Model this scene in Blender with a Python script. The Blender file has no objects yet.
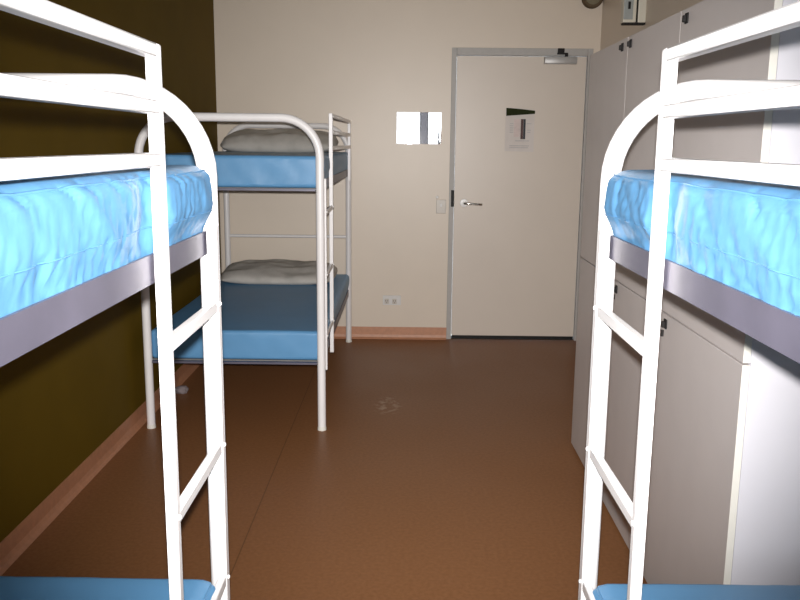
import bpy, bmesh, math, random
from mathutils import Vector, Matrix, noise
PI = math.pi
S = bpy.context.scene
COL = S.collection
random.seed(4)

# ------------------------------------------------------------------ materials
def nodes_of(name):
    m = bpy.data.materials.new(name); m.use_nodes = True
    nt = m.node_tree
    return m, nt, nt.nodes['Principled BSDF']

def mat(name, col, rough=.5, metal=0., spec=.5, var=0., scale=30., bump=0., bscale=200., coat=0.):
    m, nt, b = nodes_of(name)
    b.inputs['Roughness'].default_value = rough
    b.inputs['Metallic'].default_value = metal
    b.inputs['Specular IOR Level'].default_value = spec
    b.inputs['Coat Weight'].default_value = coat
    b.inputs['Coat Roughness'].default_value = .15
    tc = nt.nodes.new('ShaderNodeTexCoord')
    n = nt.nodes.new('ShaderNodeTexNoise'); n.inputs['Scale'].default_value = scale
    n.inputs['Detail'].default_value = 5
    nt.links.new(tc.outputs['Object'], n.inputs['Vector'])
    r = nt.nodes.new('ShaderNodeValToRGB')
    r.color_ramp.elements[0].position = .3; r.color_ramp.elements[1].position = .7
    r.color_ramp.elements[0].color = tuple(c * (1 - var) for c in col) + (1,)
    r.color_ramp.elements[1].color = tuple(min(1, c * (1 + var)) for c in col) + (1,)
    nt.links.new(n.outputs['Fac'], r.inputs['Fac'])
    nt.links.new(r.outputs['Color'], b.inputs['Base Color'])
    if bump:
        n2 = nt.nodes.new('ShaderNodeTexNoise'); n2.inputs['Scale'].default_value = bscale
        nt.links.new(tc.outputs['Object'], n2.inputs['Vector'])
        bp = nt.nodes.new('ShaderNodeBump'); bp.inputs['Strength'].default_value = bump
        bp.inputs['Distance'].default_value = .002
        nt.links.new(n2.outputs['Fac'], bp.inputs['Height'])
        nt.links.new(bp.outputs['Normal'], b.inputs['Normal'])
    return m

M = {}
M['white'] = mat('white enamel', (.80, .78, .78), .32, var=.02, scale=12, spec=.5)
M['grey_steel'] = mat('grey steel', (.115, .108, .145), .42, metal=.2, var=.12, scale=9)
M['base_board'] = mat('bed board', (.20, .19, .18), .7, var=.1)
M['vinyl'] = mat('blue vinyl', (.105, .275, .49), .44, spec=.4, var=.04, scale=6, bump=.06, bscale=90)
M['pillow'] = mat('pillow cloth', (.44, .42, .39), .9, var=.10, scale=14, bump=.5, bscale=60, spec=.2)
M['pillow2'] = mat('pillow cloth pale', (.48, .455, .42), .9, var=.10, scale=14, bump=.5, bscale=60, spec=.2)
M['cream'] = mat('cream paint', (.72, .625, .52), .40, var=.012, scale=5, bump=.06, bscale=120)
M['door'] = mat('door paint', (.68, .60, .52), .38, var=.012, scale=5)
M['olive'] = mat('olive paint', (.132, .083, .009), .6, var=.06, scale=4, bump=.06, bscale=120, spec=.05)
M['ceiling'] = mat('ceiling paint', (.7, .67, .6), .8, var=.02)
M['jamb'] = mat('jamb steel', (.43, .41, .39), .5, metal=.0, var=.04)
M['skirt'] = mat('skirting vinyl', (.50, .235, .13), .42, var=.08, scale=40)
M['locker'] = mat('grey laminate', (.66, .61, .595), .40, var=.02, scale=8)
M['carcass'] = mat('white laminate', (.66, .65, .70), .42, var=.015, scale=8)
M['edge'] = mat('cream edging', (.74, .72, .66), .4, var=.02)
M['dark'] = mat('dark plastic', (.012, .011, .010), .5, var=.2, spec=.2)
M['latch'] = mat('dark latch', (.022, .020, .020), .6, spec=.15, var=.2)
M['chrome'] = mat('chrome', (.62, .61, .59), .22, metal=1., var=.04)
M['closer'] = mat('closer grey', (.42, .41, .40), .4, metal=.2, var=.05)
M['paper'] = mat('paper', (.66, .60, .56), .55, var=.03, scale=20)
M['band'] = mat('green print', (.022, .028, .008), .7, var=.15, spec=.1)
M['ink'] = mat('grey ink', (.50, .47, .46), .6, var=.1)
M['pink'] = mat('pink print', (.66, .55, .52), .6, var=.1)
M['photo'] = mat('dark print', (.10, .05, .048), .7, var=.3, scale=60)
M['photo2'] = mat('teal print', (.03, .036, .045), .7, var=.3, scale=60)
M['rose'] = mat('white rose enamel', (.86, .85, .83), .35, var=.01)
M['plate'] = mat('switch plastic', (.55, .50, .44), .3, var=.02)
M['plate_white'] = mat('outlet plastic', (.70, .68, .66), .3, var=.02)
M['box'] = mat('cream box plastic', (.66, .62, .52), .4, var=.02)
M['box_face'] = mat('grey box face', (.34, .36, .35), .35, var=.05)
M['disc'] = mat('disc beige', (.22, .19, .125), .7, var=.05, spec=.2)
M['disc_rim'] = mat('disc rim brown', (.12, .085, .05), .7, var=.08, spec=.2)
M['panel'] = mat('mirror silver', (.93, .93, .93), .015, metal=1.)
M['scrap'] = mat('shaded scrap', (.22, .18, .185), .8, var=.1)  # base colour darkened to carry the shade under the far bunk
M['winframe'] = mat('window aluminium', (.45, .45, .45), .4, metal=.3, var=.03)

def floor_mat():
    m, nt, b = nodes_of('brown linoleum')
    N, L = nt.nodes, nt.links
    tc = N.new('ShaderNodeTexCoord')
    n1 = N.new('ShaderNodeTexNoise'); n1.inputs['Scale'].default_value = 70; n1.inputs['Detail'].default_value = 6
    n2 = N.new('ShaderNodeTexNoise'); n2.inputs['Scale'].default_value = 1.6
    for n in (n1, n2): L.new(tc.outputs['Object'], n.inputs['Vector'])
    r = N.new('ShaderNodeValToRGB')
    r.color_ramp.elements[0].position = .32; r.color_ramp.elements[0].color = (.222, .096, .038, 1)
    r.color_ramp.elements[1].position = .68; r.color_ramp.elements[1].color = (.268, .120, .050, 1)
    L.new(n1.outputs['Fac'], r.inputs['Fac'])
    # pale patch in the middle of the aisle: a small star of lighter flecks
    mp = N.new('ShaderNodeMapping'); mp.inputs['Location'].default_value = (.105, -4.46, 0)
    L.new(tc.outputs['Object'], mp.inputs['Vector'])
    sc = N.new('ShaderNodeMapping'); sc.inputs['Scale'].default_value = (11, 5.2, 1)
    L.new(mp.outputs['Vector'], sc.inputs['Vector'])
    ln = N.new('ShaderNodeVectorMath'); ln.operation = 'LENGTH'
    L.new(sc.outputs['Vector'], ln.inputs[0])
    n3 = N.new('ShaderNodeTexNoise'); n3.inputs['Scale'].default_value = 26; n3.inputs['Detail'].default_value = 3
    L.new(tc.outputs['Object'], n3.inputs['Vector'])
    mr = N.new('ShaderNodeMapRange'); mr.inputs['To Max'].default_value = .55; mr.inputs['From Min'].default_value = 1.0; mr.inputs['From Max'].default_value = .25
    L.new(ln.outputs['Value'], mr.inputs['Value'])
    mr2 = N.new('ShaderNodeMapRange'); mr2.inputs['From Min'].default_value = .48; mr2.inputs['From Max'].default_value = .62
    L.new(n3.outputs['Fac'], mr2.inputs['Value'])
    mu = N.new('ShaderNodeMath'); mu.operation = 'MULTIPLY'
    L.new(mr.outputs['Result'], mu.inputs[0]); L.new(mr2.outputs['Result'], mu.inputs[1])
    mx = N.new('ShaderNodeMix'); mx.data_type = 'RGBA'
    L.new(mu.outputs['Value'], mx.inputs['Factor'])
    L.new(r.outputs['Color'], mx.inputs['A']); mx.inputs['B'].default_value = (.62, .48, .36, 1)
    # weld line between two sheets
    sx = N.new('ShaderNodeSeparateXYZ'); L.new(tc.outputs['Object'], sx.inputs['Vector'])
    ad = N.new('ShaderNodeMath'); ad.operation = 'ADD'; ad.inputs[1].default_value = .585
    L.new(sx.outputs['X'], ad.inputs[0])
    ab = N.new('ShaderNodeMath'); ab.operation = 'ABSOLUTE'; L.new(ad.outputs['Value'], ab.inputs[0])
    lt = N.new('ShaderNodeMath'); lt.operation = 'LESS_THAN'; lt.inputs[1].default_value = .0022
    L.new(ab.outputs['Value'], lt.inputs[0])
    mx2 = N.new('ShaderNodeMix'); mx2.data_type = 'RGBA'
    ms = N.new('ShaderNodeMath'); ms.operation = 'MULTIPLY'; ms.inputs[1].default_value = .7
    L.new(lt.outputs['Value'], ms.inputs[0]); L.new(ms.outputs['Value'], mx2.inputs['Factor'])
    L.new(mx.outputs['Result'], mx2.inputs['A']); mx2.inputs['B'].default_value = (.10, .045, .018, 1)
    L.new(mx2.outputs['Result'], b.inputs['Base Color'])
    rr = N.new('ShaderNodeMapRange'); rr.inputs['To Min'].default_value = .36; rr.inputs['To Max'].default_value = .5
    L.new(n2.outputs['Fac'], rr.inputs['Value']); L.new(rr.outputs['Result'], b.inputs['Roughness'])
    b.inputs['Specular IOR Level'].default_value = .18
    return m
M['floor'] = floor_mat()

def glass_mat(name='window glass', col=(1, 1, 1)):
    m = bpy.data.materials.new(name); m.use_nodes = True
    nt = m.node_tree; nt.nodes.clear()
    o = nt.nodes.new('ShaderNodeOutputMaterial'); mx = nt.nodes.new('ShaderNodeMixShader')
    t = nt.nodes.new('ShaderNodeBsdfTransparent'); g = nt.nodes.new('ShaderNodeBsdfGlossy')
    t.inputs['Color'].default_value = (*col, 1); g.inputs['Roughness'].default_value = .02; mx.inputs['Fac'].default_value = .06
    nt.links.new(t.outputs[0], mx.inputs[1]); nt.links.new(g.outputs[0], mx.inputs[2]); nt.links.new(mx.outputs[0], o.inputs[0])
    return m
M['glass'] = glass_mat()

# ------------------------------------------------------------------ mesh helpers
def finish(name, bm, m, parent=None, smooth=False, angle=40):
    me = bpy.data.meshes.new(name)
    bmesh.ops.recalc_face_normals(bm, faces=bm.faces)
    bm.to_mesh(me); bm.free()
    for mm in (m if isinstance(m, (list, tuple)) else [m]): me.materials.append(mm)
    if smooth:
        for p in me.polygons: p.use_smooth = True
        try: me.set_sharp_from_angle(angle=math.radians(angle))
        except Exception: pass
    o = bpy.data.objects.new(name, me); COL.objects.link(o)
    if parent: o.parent = parent
    return o

def box(bm, x0, x1, y0, y1, z0, z1, bev=0., seg=2, mi=0):
    x0, x1 = sorted((x0, x1)); y0, y1 = sorted((y0, y1)); z0, z1 = sorted((z0, z1))
    r = bmesh.ops.create_cube(bm, size=1)
    vs = r['verts']
    for v in vs:
        v.co = Vector(((x0 + x1) / 2 + v.co.x * (x1 - x0), (y0 + y1) / 2 + v.co.y * (y1 - y0), (z0 + z1) / 2 + v.co.z * (z1 - z0)))
    fs = set(f for v in vs for f in v.link_faces)
    for f in fs: f.material_index = mi
    if bev:
        es = list(set(e for v in vs for e in v.link_edges))
        bmesh.ops.bevel(bm, geom=es, offset=bev, segments=seg, affect='EDGES', profile=.5)

def tube(bm, pts, rad, n=16, cap=True):
    pts = [Vector(p) for p in pts]
    rings = []
    t0 = (pts[1] - pts[0]).normalized()
    ref = Vector((0, 1, 0)) if abs(t0.y) < .9 else Vector((1, 0, 0))
    u = t0.cross(ref).normalized()
    for i, p in enumerate(pts):
        a = pts[max(i - 1, 0)]; b = pts[min(i + 1, len(pts) - 1)]
        t = (b - a).normalized()
        u = (u - t * u.dot(t)).normalized(); w = t.cross(u)
        rings.append([bm.verts.new(p + rad * (math.cos(2 * PI * k / n) * u + math.sin(2 * PI * k / n) * w)) for k in range(n)])
    for a, b in zip(rings, rings[1:]):
        for k in range(n): bm.faces.new((a[k], a[(k + 1) % n], b[(k + 1) % n], b[k]))
    if cap:
        bm.faces.new(rings[0][::-1]); bm.faces.new(rings[-1])

def loop_tube(bm, pts, rad, n=6):
    N = len(pts); rings = []
    for i, p in enumerate(pts):
        t = (pts[(i + 1) % N] - pts[i - 1]).normalized()
        u = Vector((0, 0, 1)); u = (u - t * u.dot(t)).normalized(); w = t.cross(u)
        rings.append([bm.verts.new(p + rad * (math.cos(2 * PI * k / n) * u + math.sin(2 * PI * k / n) * w)) for k in range(n)])
    for i in range(N):
        a, b = rings[i], rings[(i + 1) % N]
        for k in range(n): bm.faces.new((a[k], a[(k + 1) % n], b[(k + 1) % n], b[k]))

def lathe(bm, prof, n=24, mtx=None):
    rings = []
    for r, z in prof:
        rings.append([bm.verts.new((r * math.cos(2 * PI * k / n), r * math.sin(2 * PI * k / n), z)) for k in range(n)])
    for a, b in zip(rings, rings[1:]):
        for k in range(n): bm.faces.new((a[k], a[(k + 1) % n], b[(k + 1) % n], b[k]))
    bm.faces.new(rings[0][::-1]); bm.faces.new(rings[-1])
    if mtx:
        bmesh.ops.transform(bm, matrix=mtx, verts=[v for r in rings for v in r])

def tag(o, label=None, cat=None, group=None, kind=None):
    if label: o['label'] = label
    if cat: o['category'] = cat
    if group: o['group'] = group
    if kind: o['kind'] = kind
    return o

def thing(name, label, cat, loc=(0, 0, 0), rz=0, group=None):
    o = bpy.data.objects.new(name, None); COL.objects.link(o)
    o.location = loc; o.rotation_euler = (0, 0, rz); o.empty_display_size = .1
    return tag(o, label, cat, group)

def part(name, m, parent, *boxes, bev=0., smooth=False):
    bm = bmesh.new()
    for b in boxes: box(bm, *b, bev=bev)
    return finish(name, bm, m, parent, smooth=smooth or bool(bev), angle=20)

def struct(name, bm, m, parent=None, smooth=False):
    o = finish(name, bm, m, parent, smooth, 20)
    if not parent: o['kind'] = 'structure'
    return o

# ------------------------------------------------------------------ room
XL, XR, YF, YB, ZC = -1.373, 1.3275, 6.074, -1.5, 2.75
def slab(name, m, *b):
    bm = bmesh.new()
    for x in b: box(bm, *x)
    return struct(name, bm, m)
slab('floor', M['floor'], (XL - .1, XR + .1, YB - .1, YF + .1, -.1, 0))
slab('ceiling', M['ceiling'], (XL - .1, XR + .1, YB - .1, YF + .1, ZC, ZC + .1))
slab('wall_left', M['olive'], (XL - .1, XL, YB - .1, YF + .1, 0, ZC))
slab('wall_right', M['cream'], (XR, XR + .1, YB - .1, YF + .1, 0, ZC))
DX0, DX1, DZ = .33, 1.238, 2.04           # door leaf
JX0, JZ = .292, 2.095
slab('wall_far', M['cream'], (XL, JX0, YF, YF + .1, 0, ZC), (JX0, XR, YF, YF + .1, JZ, ZC), (1.28, XR, YF, YF + .1, 0, JZ))
WX0, WX1, WZ0, WZ1 = -.75, 1.0, .95, 2.25
slab('wall_back', M['cream'], (XL, WX0, YB - .1, YB, 0, ZC), (WX1, XR, YB - .1, YB, 0, ZC),
     (WX0, WX1, YB - .1, YB, 0, WZ0), (WX0, WX1, YB - .1, YB, WZ1, ZC))
# window behind the photographer (seen in the mirror)
bm = bmesh.new()
for b in ((WX0, WX0 + .05, WZ0, WZ1), (WX1 - .05, WX1, WZ0, WZ1), (WX0 + .05, WX1 - .05, WZ0, WZ0 + .05), (WX0 + .05, WX1 - .05, WZ1 - .05, WZ1), (.165, .18, WZ0 + .05, WZ1 - .05), (.29, .305, WZ0 + .05, WZ1 - .05)):
    box(bm, b[0], b[1], YB - .08, YB - .03, b[2], b[3])
w1 = struct('window_1', bm, M['winframe'])
g = part('glass_pane', M['glass'], w1, (WX0 + .05, .165, YB - .058, YB - .053, WZ0 + .05, WZ1 - .05))
g = part('glass_pane', M['glass'], w1, (.305, WX1 - .05, YB - .058, YB - .053, WZ0 + .05, WZ1 - .05))
M['tint'] = glass_mat('tinted glass', (.30, .29, .30))  # for an unseen pane, added to grey a stripe of the window's reflection
part('added_pane', M['tint'], w1, (.18, .29, YB - .058, YB - .053, WZ0 + .05, WZ1 - .05))['label'] = 'narrow pane added to grey a stripe of the reflection'
# skirtings: coved vinyl
def skirt(name, p0, p1, inward):
    bm = bmesh.new()
    prof = [(0, .088), (.004, .088), (.006, .03), (.012, .012), (.026, .002), (.026, 0), (0, 0)]
    d = Vector(inward)
    a = [bm.verts.new(Vector(p0) + d * x + Vector((0, 0, z))) for x, z in prof]
    b = [bm.verts.new(Vector(p1) + d * x + Vector((0, 0, z))) for x, z in prof]
    n = len(prof)
    for i in range(n): bm.faces.new((a[i], a[(i + 1) % n], b[(i + 1) % n], b[i]))
    bm.faces.new(a[::-1]); bm.faces.new(b)
    return struct(name, bm, M['skirt'])
skirt('baseboard_far', (XL, YF, 0), (JX0, YF, 0), (0, -1, 0))
skirt('baseboard_left', (XL, YB, 0), (XL, YF - .03, 0), (1, 0, 0))
# door frame + leaf
bm = bmesh.new()
box(bm, JX0, DX0 - .003, YF - .008, YF + .09, 0, JZ, bev=.003)
box(bm, DX0 - .003, 1.242, YF - .008, YF + .09, DZ + .004, JZ, bev=.003)
box(bm, 1.242, 1.28, YF - .008, YF + .09, 0, JZ, bev=.003)
jamb = struct('trim_1', bm, M['jamb'], smooth=True)
bm = bmesh.new()
box(bm, DX0 - .003, 1.242, YF + .02, YF + .085, 0, .006)
struct('trim_2', bm, M['dark'])
bm = bmesh.new(); box(bm, DX0, DX1, YF + .002, YF + .042, .03, DZ, bev=.0015)
door = struct('door_1', bm, M['door'], smooth=True)
part('seal_strip', M['dark'], door, (DX0 + .002, DX1 - .002, YF + .004, YF + .03, .010, .032))
# lever handle
bm = bmesh.new()
lathe(bm, [(.031, 0), (.031, .005), (.028, .009), (.012, .010), (.011, .045)], 28, Matrix.Translation((.402, YF + .002, 1.012)) @ Matrix.Rotation(PI / 2, 4, 'X'))
hr = finish('handle_rose', bm, M['rose'], door, smooth=True)
hr['label'] = 'white round rose of the door handle'
bm = bmesh.new()
tube(bm, [(.402, YF - .042, 1.012), (.402, YF - .05, 1.012), (.408, YF - .054, 1.012), (.44, YF - .054, 1.011), (.50, YF - .054, 1.007), (.518, YF - .052, 1.006), (.525, YF - .046, 1.006)], .0085, 12)
lv = finish('lever', bm, M['chrome'], hr, smooth=True); lv['label'] = 'metal lever handle'
bm = bmesh.new(); lathe(bm, [(.008, 0), (.008, .003), (.005, .004)], 16, Matrix.Translation((.408, YF - .043, 1.012)) @ Matrix.Rotation(PI / 2, 4, 'X'))
finish('keyhole', bm, M['dark'], hr, smooth=True)
# latch keep on the jamb: belongs to the frame
lk = part('latch_plate', M['dark'], jamb, (.306, .3275, YF - .011, YF - .0079, .985, 1.105), bev=.001)
lk['label'] = 'black latch plate'
# closer
bm = bmesh.new(); box(bm, .937, 1.163, YF - .048, YF + .002, 1.988, 2.036, bev=.004)
cl = finish('door_closer', bm, M['closer'], door, smooth=True); cl['label'] = 'grey metal door closer box'
bm = bmesh.new()
tube(bm, [(1.09, YF - .025, 2.034), (1.09, YF - .025, 2.062)], .012, 12)
box(bm, 1.025, 1.10, YF - .032, YF - .018, 2.052, 2.064, bev=.002)
box(bm, 1.03, 1.075, YF - .03, YF - .009, 2.064, 2.094, bev=.003)
finish('closer_arm', bm, M['latch'], cl, smooth=True)

# ------------------------------------------------------------------ things on the far wall
po = thing('notice', 'paper notice with a dark green header hanging on the cream door', 'notice', (.683, YF + .002, 1.385))
bm = bmesh.new()
gx, gz = 10, 12
def sheet_pt(i, j, off):
    u, w = i / gx, j / gz
    return (.205 * u, -.0012 - .006 * u * u * (1 - w) - .0004 * math.sin(5 * u + 3 * w) + off, .290 * w - .004 * u)
A = [[bm.verts.new(sheet_pt(i, j, -.0005)) for i in range(gx + 1)] for j in range(gz + 1)]
B = [[bm.verts.new(sheet_pt(i, j, 0)) for i in range(gx + 1)] for j in range(gz + 1)]
for j in range(gz):
    for i in range(gx):
        bm.faces.new((A[j][i], A[j][i + 1], A[j + 1][i + 1], A[j + 1][i])); bm.faces.new((B[j][i], B[j + 1][i], B[j + 1][i + 1], B[j][i + 1]))
for j in range(gz):
    for i in (0, gx): bm.faces.new((A[j][i], A[j + 1][i], B[j + 1][i], B[j][i]))
for i in range(gx):
    for j in (0, gz): bm.faces.new((A[j][i], A[j][i + 1], B[j][i + 1], B[j][i]))
sheet = finish('sheet', bm, M['paper'], po)
def flat(name, m, parent, pts, y=-.012, th=.0008):
    bm = bmesh.new()
    a = [bm.verts.new((x, y, z)) for x, z in pts]; b = [bm.verts.new((x, y + th, z)) for x, z in pts]
    bm.faces.new(a); bm.faces.new(b[::-1])
    for i in range(len(a)): bm.faces.new((a[i], a[(i + 1) % len(a)], b[(i + 1) % len(a)], b[i]))
    return finish(name, bm, m, parent)
hd = flat('header_band', M['band'], po, [(.002, .246), (.206, .262), (.206, .284), (.09, .296), (.002, .302)], y=-.0105); hd['label'] = 'dark green header band'
flat('picture', M['photo'], po, [(.108, .085), (.126, .085), (.126, .225), (.108, .225)], y=-.0105)['label'] = 'dark red upright picture'
flat('picture', M['photo2'], po, [(.127, .085), (.142, .085), (.142, .225), (.127, .225)], y=-.0105)['label'] = 'dark grey upright picture'
flat('picture', M['pink'], po, [(.06, .10), (.104, .10), (.104, .225), (.06, .225)], y=-.0105)['label'] = 'pale pink picture'
bm = bmesh.new()
for k, (x0, x1, z) in enumerate(((.03, .055, .19), (.028, .055, .175), (.03, .056, .16), (.03, .052, .145), (.03, .056, .13), (.155, .18, .145), (.155, .178, .13), (.03, .17, .035), (.03, .165, .022), (.07, .17, .07), (.15, .185, .19))):
    box(bm, x0, x1, -.0112, -.0104, z, z + .006)
finish('lettering', bm, M['ink'], po)

mi = thing('panel', 'small glossy mirror on the cream wall reflecting a bright window', 'panel', (.0685, YF, 1.54))  # stands for a glossy laminated plan; mirrored to show the window
bm = bmesh.new(); box(bm, -.159, .159, -.006, -.0001, -.111, .111, bev=.001)
finish('mirrored_face', bm, M['panel'], mi)
part('backing', M['dark'], mi, (-.156, .156, -.0002, .0, -.108, .108))

sw = thing('light_switch', 'cream light switch plate on the wall beside the door jamb', 'light switch', (.236, YF, .985))
part('plate', M['plate'], sw, (-.036, .036, -.009, 0, -.05, .05), bev=.003)
part('rocker', M['plate_white'], sw, (-.008, .008, -.012, -.008, -.002, .022), bev=.002)
pb = thing('push_button', 'tiny pale button on the wall just above the light switch', 'button', (.207, YF, 1.053))
bm = bmesh.new(); lathe(bm, [(.011, 0), (.011, .006), (.007, .010)], 20, Matrix.Rotation(PI / 2, 4, 'X')); finish('button_cap', bm, M['plate_white'], pb, smooth=True)

so = thing('power_outlet', 'white double power outlet low on the wall above the skirting', 'power outlet', (-.118, YF, .291))
part('plate', M['plate_white'], so, (-.065, .070, -.010, 0, -.036, .036), bev=.003)
for x in (-.035, .022):
    s_ = part('socket_face', M['plate'], so, (x - .016, x + .016, -.013, -.009, -.026, .012), bev=.002)
    part('pin_slots', M['dark'], s_, (x - .009, x - .006, -.0136, -.0128, -.008, .002), (x + .006, x + .009, -.0136, -.0128, -.008, .002), (x - .0015, x + .0015, -.0136, -.0128, -.022, -.012))
    part('switch_rocker', M['plate_white'], so, (x - .006, x + .006, -.014, -.009, .017, .029), bev=.001)

# round fixture up in the corner of the far wall, just under the frame edge of the photo
rd = thing('round_fixture', 'round beige disc with a brown rim high in the wall corner above the door', 'wall fixture', (1.252, YF, 2.435))
bm = bmesh.new(); lathe(bm, [(.074, 0), (.074, .035), (.068, .045), (.056, .046)], 40, Matrix.Rotation(PI / 2, 4, 'X')); finish('rim', bm, M['disc_rim'], rd, smooth=True)
bm = bmesh.new(); lathe(bm, [(.056, .03), (.056, .043), (.045, .052), (.02, .056)], 40, Matrix.Rotation(PI / 2, 4, 'X')); finish('disc_face', bm, M['disc'], rd, smooth=True)

# box on the right wall above the lockers
wb = thing('control_box', 'cream control box on the wall above the grey lockers', 'control box', (XR, 4.93, 2.112))
part('housing', M['box'], wb, (-.046, 0, .004, .065, .004, .30), bev=.005)
part('front_cover', M['box'], wb, (-.130, -.056, .004, .065, .004, .30), bev=.005)
part('joint_shadow_strip', M['dark'], wb, (-.058, -.044, .012, .06, .008, .295))  # dark strip standing in for the shadow line between cover and housing
part('base_plate', M['latch'], wb, (-.126, 0, .010, .06, -.005, .005), bev=.001)
fp = part('face_panel', M['box_face'], wb, (-.128, -.076, -.002, .006, .02, .29), bev=.002)
part('button', M['dark'], fp, (-.106, -.092, -.008, -.001, .075, .115), bev=.002)

# ------------------------------------------------------------------ lockers
LX, LY0, LW, LZ = .803, 1.94, .643, 1.827
ORD = ['nearest the blue mattress, its white side showing', 'in the middle of the row', 'closest to the door at the far end']
for i in range(3):
    y0 = (1.94, 2.60, 3.21)[i]; LW = (.66, .61, .658)[i]; y1 = y0 + LW - .001
    L = thing('locker', 'tall grey laminate two-door locker ' + ORD[i], 'locker', (LX, y0, 0), 0, 'grey laminate lockers along the wall')
    d = XR - LX - .008
    cb = part('carcass', M['carcass'], L, (.0185, d, .0005, .0175, .0, LZ), (.0185, d, LW - .0185, LW - .0015, .0, LZ), (.0185, d, .0175, LW - .0185, LZ - .018, LZ),
              (.0185, d, .0175, LW - .0185, .03, .048), (d - .006, d, .0175, LW - .0185, .048, LZ - .018), (.03, d, .0175, LW - .0185, .912, .93), (.04, .056, .0175, LW - .0185, 0, .03))
    cb['label'] = 'white laminate carcass'
    for k, (z0, z1) in enumerate(((.012, .9195), (.9245, LZ))):
        dr = bmesh.new(); box(dr, 0, .018, .0015, LW - .0005, z0, z1, bev=.0008)
        # cream edging on the four narrow sides
        for f in dr.faces:
            n = f.normal
        dr.normal_update()
        for f in dr.faces:
            f.material_index = 1 if (f.normal.y < -.9 and i == 0) else 0
        do = finish('door', dr, [M['locker'], M['edge']], L, smooth=True, angle=20)
        # latch near the top corner of each door
        ly = .60 if i == 0 else (.565 if i == 1 else .075)
        bm = bmesh.new(); zt = z1 - .018
        box(bm, -.005, 0, ly - .013, ly + .013, zt - .026, zt + .004, bev=.002)
        box(bm, -.014, -.0045, ly - .006, ly + .006, zt - .022, zt - .003, bev=.002)
        if k == 0: box(bm, -.014, -.006, ly - .004, ly + .004, zt - .05, zt - .03, bev=.001)
        finish('latch', bm, M['latch'], do, smooth=True, angle=20)

# ------------------------------------------------------------------ bunk beds
# local frame: origin on the floor under the aisle-side foot leg, -x to the wall, +y (times m) to the head end
BW, BL, AZ, TR, CR = .868, 1.91, 1.547, .0205, .185
def arch_pts(y):
    p = [(0, y, 0), (0, y, .4), (0, y, .8), (0, y, 1.2), (0, y, AZ - CR)]
    for k in range(1, 13):
        a = PI / 2 * k / 12
        p.append((-CR + CR * math.cos(a), y, AZ - CR + CR * math.sin(a)))
    p.append((-BW / 2, y, AZ))
    for k in range(0, 13):
        a = PI / 2 * k / 12
        p.append((-BW + CR - CR * math.sin(a), y, AZ - CR + CR * math.cos(a)))
    p += [(-BW, y, 1.2), (-BW, y, .8), (-BW, y, .4), (-BW, y, 0)]
    return p
LR0, LR1 = .006, .027                    # ladder / guard rail thickness range in x
def bunk(label, loc, rz, m):
    T = thing('bunk_bed', label, 'bunk bed', loc, rz, 'white steel bunk beds')
    W, G = M['white'], M['grey_steel']
    yy = lambda a, b: (m * a, m * b)
    for nm, y in (('foot_frame', 0.), ('head_frame', BL)):
        bm = bmesh.new(); tube(bm, arch_pts(m * y), TR, 20)
        fr = finish(nm, bm, W, T, smooth=True, angle=60)
        if nm == 'head_frame':
            bm = bmesh.new(); tube(bm, [(-TR + .004, m * y, .772), (-BW + TR - .004, m * y, .772)], .011, 12)
            finish('cross_bar', bm, W, fr, smooth=True)
        for x in (0, -BW):
            bm = bmesh.new(); lathe(bm, [(.0225, 0), (.0225, .012), (.0206, .02)], 20, Matrix.Translation((x, m * y, 0)))
            c = finish('foot_cap', bm, M['edge'], fr, smooth=True)
    for z in (1.203, .343):
        for side, x0, x1 in ((0, -.0035, .0015), (1, -BW - .0015, -BW + .0035)):
            o = part('side_rail', G, T, (x0, x1, *yy(.021, BL - .021), z, z + .048),
                     (x0 - .028 if side == 0 else x1, x0 if side == 0 else x1 + .028, *yy(.021, BL - .021), z, z + .005))
            o['label'] = 'grey steel side rail'
        for y in (0., BL):
            o = part('end_rail', G, T, (-BW + .0215, -.0215, *yy(y - .012, y + .012), z, z + .010)); o['label'] = 'grey steel end rail'
        part('base_board', M['base_board'], T, (-BW + .006, -.006, *yy(.024, BL - .024), z + .0055, z + .0125))
    # ladder at the foot end
    for y0, z1 in ((.030, 1.262), (.388, 1.583)):
        o = part('ladder_rail', W, T, (LR0, LR1, *yy(y0, y0 + .021), .305, z1), bev=.003)
        for zb in (1.10, .79, .48):
            bm = bmesh.new()
            lathe(bm, [(.005, 0), (.005, .002), (.003, .004)], 12, Matrix.Translation((LR1, m * (y0 + .0105), zb)) @ Matrix.Rotation(PI / 2, 4, 'Y'))
            finish('bolt', bm, M['white'], o, smooth=True)
    for z in (1.095, .785, .475):
        part('rung', W, T, (LR0 + .0015, LR1 - .0015, *yy(.0512, .3878), z - .0115, z + .0115), bev=.003)
    # guard rails run from the long ladder rail to a short post near the head
    for z in (1.572, 1.486, 1.4045):
        part('guard_rail', W, T, (LR0, LR1, *yy(.4092, 1.742), z - .011, z + .011), bev=.003)
    part('guard_post', W, T, (LR0, LR1, *yy(1.7422, 1.768), 1.175, 1.583), bev=.003)
    return T

SP = dict(far=((-.4265, 4.04, 0), 0, 1), left=((-.42, 1.752, 0), 0, -1), right=((.4185, 1.754, 0), PI + .010, 1))
bunk('white bunk bed with two pillows standing against the cream far wall', *SP['far'])
bunk('white bunk bed close to the camera beside the olive wall', *SP['left'])
bunk('white bunk bed close to the camera in front of the grey lockers', *SP['right'])

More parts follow.
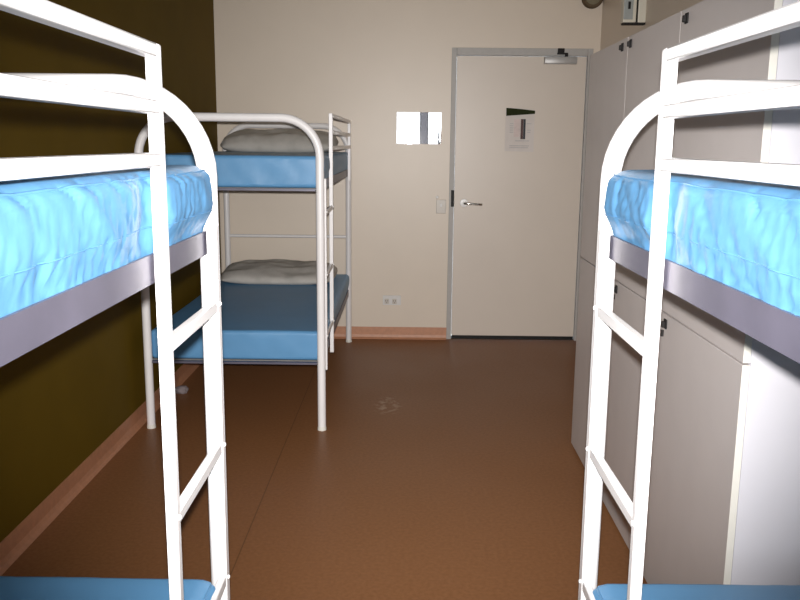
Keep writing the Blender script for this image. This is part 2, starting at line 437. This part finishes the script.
# ------------------------------------------------------------------ mattresses
HX, HY = .4285, .937
def surf(p, seed, amp, RR, m, HZ):
    """point of the mattress box surface -> rounded, gathered vinyl surface (local, centred)"""
    ix = max(-HX + RR, min(HX - RR, p.x)); iy = max(-HY + RR, min(HY - RR, p.y)); iz = max(-HZ + RR, min(HZ - RR, p.z))
    i = Vector((ix, iy, iz)); d = p - i
    n = d.normalized() if d.length > 1e-6 else Vector((0, 0, 1))
    q = i + n * RR
    side = 1 - abs(n.z) ** 2
    # coordinate along the perimeter
    s = p.y if abs(p.x) / HX > abs(p.y) / HY else p.x + 3.1
    lean = 1.5 * (1 if p.x > 0 else -1)
    wv = Vector((s * 15 + lean * 14 * p.z, p.z * 4, seed))
    n1 = noise.noise(wv); n2 = noise.noise(Vector((s * 38 + lean * 18 * p.z, p.z * 8, seed + 7)))
    n3 = noise.noise(Vector((s * 3.1, p.z * 3, seed + 3)))
    crease = -math.exp(-(n1 / .09) ** 2) * .0045 - math.exp(-(n2 / .13) ** 2) * .0022 * (1.2 if p.z < -.01 else .6)
    puff = n3 * .004 + n1 * .003
    corner = 1 - min(1, 2.2 * abs(n.x * n.y)) * .9
    if math.hypot(abs(p.x) - HX, abs(p.y) - HY) < .09: corner *= .45
    out = side * (crease + puff - .001) * amp * corner
    # gentle sag / tufting on top
    if n.z > .3:
        out += (noise.noise(Vector((q.x * 3, q.y * 2.2, seed))) * .004 + noise.noise(Vector((q.x * 9, q.y * 9, seed + 2))) * .0012) * n.z * amp
    if n.z < -.5: out = 0
    q = q + n * out
    # bulging over the side rail on the aisle side, held back by the long ladder post
    if p.x > 0 and n.x > 0:
        yl = HY + m * p.y            # distance from the foot end
        k = 1 - math.exp(-((yl - .385) / .045) ** 2)
        zz = max(0, min(1, (p.z + HZ - .026) / .075)); zz = zz * zz * (3 - 2 * zz) * (1 - .35 * max(0, p.z / HZ))
        q.x += n.x * (.027 if yl < .385 else .013) * k * zz
    return q, n

def mattress_mesh(seed, amp, ny, nz, RR, m, HZ):
    bm = bmesh.new()
    nx = ny // 2
    cache = {}
    def V(x, y, z):
        k = (round(x, 5), round(y, 5), round(z, 5))
        if k not in cache:
            cache[k] = bm.verts.new(surf(Vector((x, y, z)), seed, amp, RR, m, HZ)[0])
        return cache[k]
    # spread samples so that the rounded borders get enough of them
    def spread(h, n, nb=5):
        e = [-h + RR * k / nb for k in range(nb)]
        mid = [(-h + RR) + (2 * h - 2 * RR) * k / n for k in range(n + 1)]
        return e + mid + [-v for v in e[::-1]]
    X = spread(HX, nx); Y = spread(HY, ny); Z = spread(HZ, nz)
    for z in (-HZ, HZ):
        for a, b in zip(X, X[1:]):
            for c, d in zip(Y, Y[1:]): bm.faces.new((V(a, c, z), V(b, c, z), V(b, d, z), V(a, d, z)))
    for x in (-HX, HX):
        for a, b in zip(Y, Y[1:]):
            for c, d in zip(Z, Z[1:]): bm.faces.new((V(x, a, c), V(x, b, c), V(x, b, d), V(x, a, d)))
    for y in (-HY, HY):
        for a, b in zip(X, X[1:]):
            for c, d in zip(Z, Z[1:]): bm.faces.new((V(a, y, c), V(b, y, c), V(b, y, d), V(a, y, d)))
    return bm

def perimeter(z, n=260):
    P = []
    X0, Y0 = HX, HY
    tot = 4 * (X0 + Y0)
    for k in range(n):
        s = tot * k / n
        if s < 2 * Y0: p = (X0, -Y0 + s)
        elif s < 2 * Y0 + 2 * X0: p = (X0 - (s - 2 * Y0), Y0)
        elif s < 4 * Y0 + 2 * X0: p = (-X0, Y0 - (s - 2 * Y0 - 2 * X0))
        else: p = (-X0 + (s - 4 * Y0 - 2 * X0), -Y0)
        P.append(Vector((p[0], p[1], z)))
    return P

def mattress(label, key, lvl, seed, amp, ny, nz, RR=.028, back=0., HZ=.085):
    loc, rz, m = SP[key]
    z0 = (1.203 if lvl else .343) + .0127
    # centre of the bed in world terms
    c = Matrix.Rotation(rz, 4, 'Z') @ Vector((-BW / 2 + .003, m * (BL / 2 + back), 0))
    pos = (loc[0] + c.x, loc[1] + c.y, z0)
    o = mattress_mesh(seed, amp, ny, nz, RR, m, HZ)
    bmesh.ops.translate(o, verts=o.verts, vec=(0, 0, HZ))
    ob = finish('mattress', o, M['vinyl'], smooth=True, angle=180)
    ob.location = pos; ob.rotation_euler = (0, 0, rz)
    tag(ob, label, 'mattress', 'blue vinyl mattresses on the bunks')
    for nm, zz, rad in () if key == 'far' else (('seam_piping', -.006, .0013), ('top_piping', HZ - .004, .0022)):
        bm = bmesh.new()
        loop_tube(bm, [surf(p, seed, amp, RR, m, HZ)[0] + Vector((0, 0, HZ)) for p in perimeter(zz)], rad, 6)
        finish(nm, bm, M['vinyl'], ob, smooth=True, angle=180)
    return ob
mattress('blue vinyl mattress on the top bunk beside the olive wall', 'left', 1, 11, 1.25, 190, 7)
mattress('blue vinyl mattress on the top bunk in front of the lockers', 'right', 1, 31, 1.25, 190, 7)
mattress('blue vinyl mattress low on the bottom bunk beside the olive wall', 'left', 0, 5, .6, 70, 5, .028, .06, .075)
mattress('blue vinyl mattress low on the bottom bunk in front of the lockers', 'right', 0, 8, .6, 70, 5, .028, .055, .075)
mattress('blue vinyl mattress on the top bunk at the far wall, under a pillow', 'far', 1, 21, .6, 70, 5, .02, 0., .077)
mattress('blue vinyl mattress on the bottom bunk at the far wall, under a pillow', 'far', 0, 25, .45, 70, 5, .02, 0., .075)

# ------------------------------------------------------------------ pillows
def pillow(label, loc, rot, a, b, h, m, seed):
    bm = bmesh.new()
    n = 36
    def P(i, j, sgn):
        u = -1 + 2 * i / n; v = -1 + 2 * j / n
        e = max(0, 1 - abs(u) ** 4) ** .5 * max(0, 1 - abs(v) ** 2.6) ** .5
        x = a * u * (1 - .10 * abs(v) ** 3); y = b * v * (1 - .10 * abs(u) ** 3)
        z = sgn * h * e * (1 if sgn > 0 else .8)
        w = .012 * noise.noise(Vector((u * 2.2, v * 2.2, seed))) + .006 * noise.noise(Vector((u * 6, v * 4, seed + 4)))
        if sgn > 0: z += w * e * 1.4
        return Vector((x, y, z + .8 * h))
    top = [[bm.verts.new(P(i, j, 1)) for i in range(n + 1)] for j in range(n + 1)]
    bot = [[top[j][i] if i in (0, n) or j in (0, n) else bm.verts.new(P(i, j, -1)) for i in range(n + 1)] for j in range(n + 1)]
    for j in range(n):
        for i in range(n):
            bm.faces.new((top[j][i], top[j][i + 1], top[j + 1][i + 1], top[j + 1][i]))
            bm.faces.new((bot[j][i], bot[j + 1][i], bot[j + 1][i + 1], bot[j][i + 1]))
    o = finish('pillow', bm, m, smooth=True, angle=180)
    o.location = loc; o.rotation_euler = rot
    return tag(o, label, 'pillow', 'pillows on the far bunk')
pillow('plump grey-beige pillow on the top bunk at the far wall', (-.86, 5.67, 1.366), (math.radians(9), 0, .02), .385, .225, .080, M['pillow'], 3)
pillow('pale flattened pillow on the bottom bunk at the far wall', (-.875, 5.64, .506), (math.radians(6), 0, -.01), .39, .24, .062, M['pillow2'], 9)

# small shaded scrap on the floor under the far bunk
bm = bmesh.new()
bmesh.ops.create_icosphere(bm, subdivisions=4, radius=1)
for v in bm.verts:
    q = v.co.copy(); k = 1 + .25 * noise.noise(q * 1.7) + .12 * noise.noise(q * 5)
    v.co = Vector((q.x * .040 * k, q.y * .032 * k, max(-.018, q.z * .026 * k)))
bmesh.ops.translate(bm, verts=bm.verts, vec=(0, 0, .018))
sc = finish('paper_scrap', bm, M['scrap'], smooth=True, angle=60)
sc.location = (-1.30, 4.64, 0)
tag(sc, 'small pale crumpled scrap, colour darkened for shade, on the floor under the far bunk', 'scrap')

# ------------------------------------------------------------------ light
W = bpy.data.worlds.new('world'); S.world = W; W.use_nodes = True
nt = W.node_tree; bg = nt.nodes['Background']
bg.inputs['Color'].default_value = (.86, .93, 1.0, 1); bg.inputs['Strength'].default_value = 3.2
pl = bpy.data.lights.new('window daylight', 'AREA'); pl.shape = 'RECTANGLE'
pl.size = WX1 - WX0; pl.size_y = WZ1 - WZ0; pl.cycles.is_portal = True
po_ = bpy.data.objects.new('window_daylight', pl); COL.objects.link(po_)
po_.location = ((WX0 + WX1) / 2, YB - .12, (WZ0 + WZ1) / 2); po_.rotation_euler = (-PI / 2, 0, PI)
po_.rotation_euler = (PI / 2, 0, 0)

CAM_H = 1.4337
fl = bpy.data.lights.new('camera flash', 'SPOT'); fl.energy = 660; fl.color = (1, .97, .94)
fl.shadow_soft_size = .011; fl.spot_size = math.radians(69); fl.spot_blend = 1
fo = bpy.data.objects.new('camera_flash', fl); COL.objects.link(fo)
fo.location = (.0, .0, 1.472); fo.rotation_euler = (PI / 2 - .17, 0, 0)

# ------------------------------------------------------------------ camera
f, pitch, yaw, roll = 834.7, .1857, -.0091, .0096
cy, sy, cp, sp, cr, sr = math.cos(yaw), math.sin(yaw), math.cos(pitch), math.sin(pitch), math.cos(roll), math.sin(roll)
fw = Vector((sy * cp, cy * cp, -sp)); rt = Vector((cy, -sy, 0)); up = rt.cross(fw)
r2 = cr * rt + sr * up; u2 = -sr * rt + cr * up
cd = bpy.data.cameras.new('camera'); cam = bpy.data.objects.new('camera', cd); COL.objects.link(cam)
R = Matrix((r2, u2, -fw)).transposed().to_4x4()
cam.matrix_world = Matrix.Translation((0, 0, CAM_H)) @ R
cd.sensor_width = 36; cd.lens = f / 800 * 36; cd.clip_start = .02
S.camera = cam
S.view_settings.view_transform = 'Standard'; S.view_settings.look = 'None'
S.view_settings.gamma = 1; S.view_settings.exposure = 0
S.view_settings.use_curve_mapping = False
S.cycles.use_denoising = True
S.cycles.max_bounces = 10
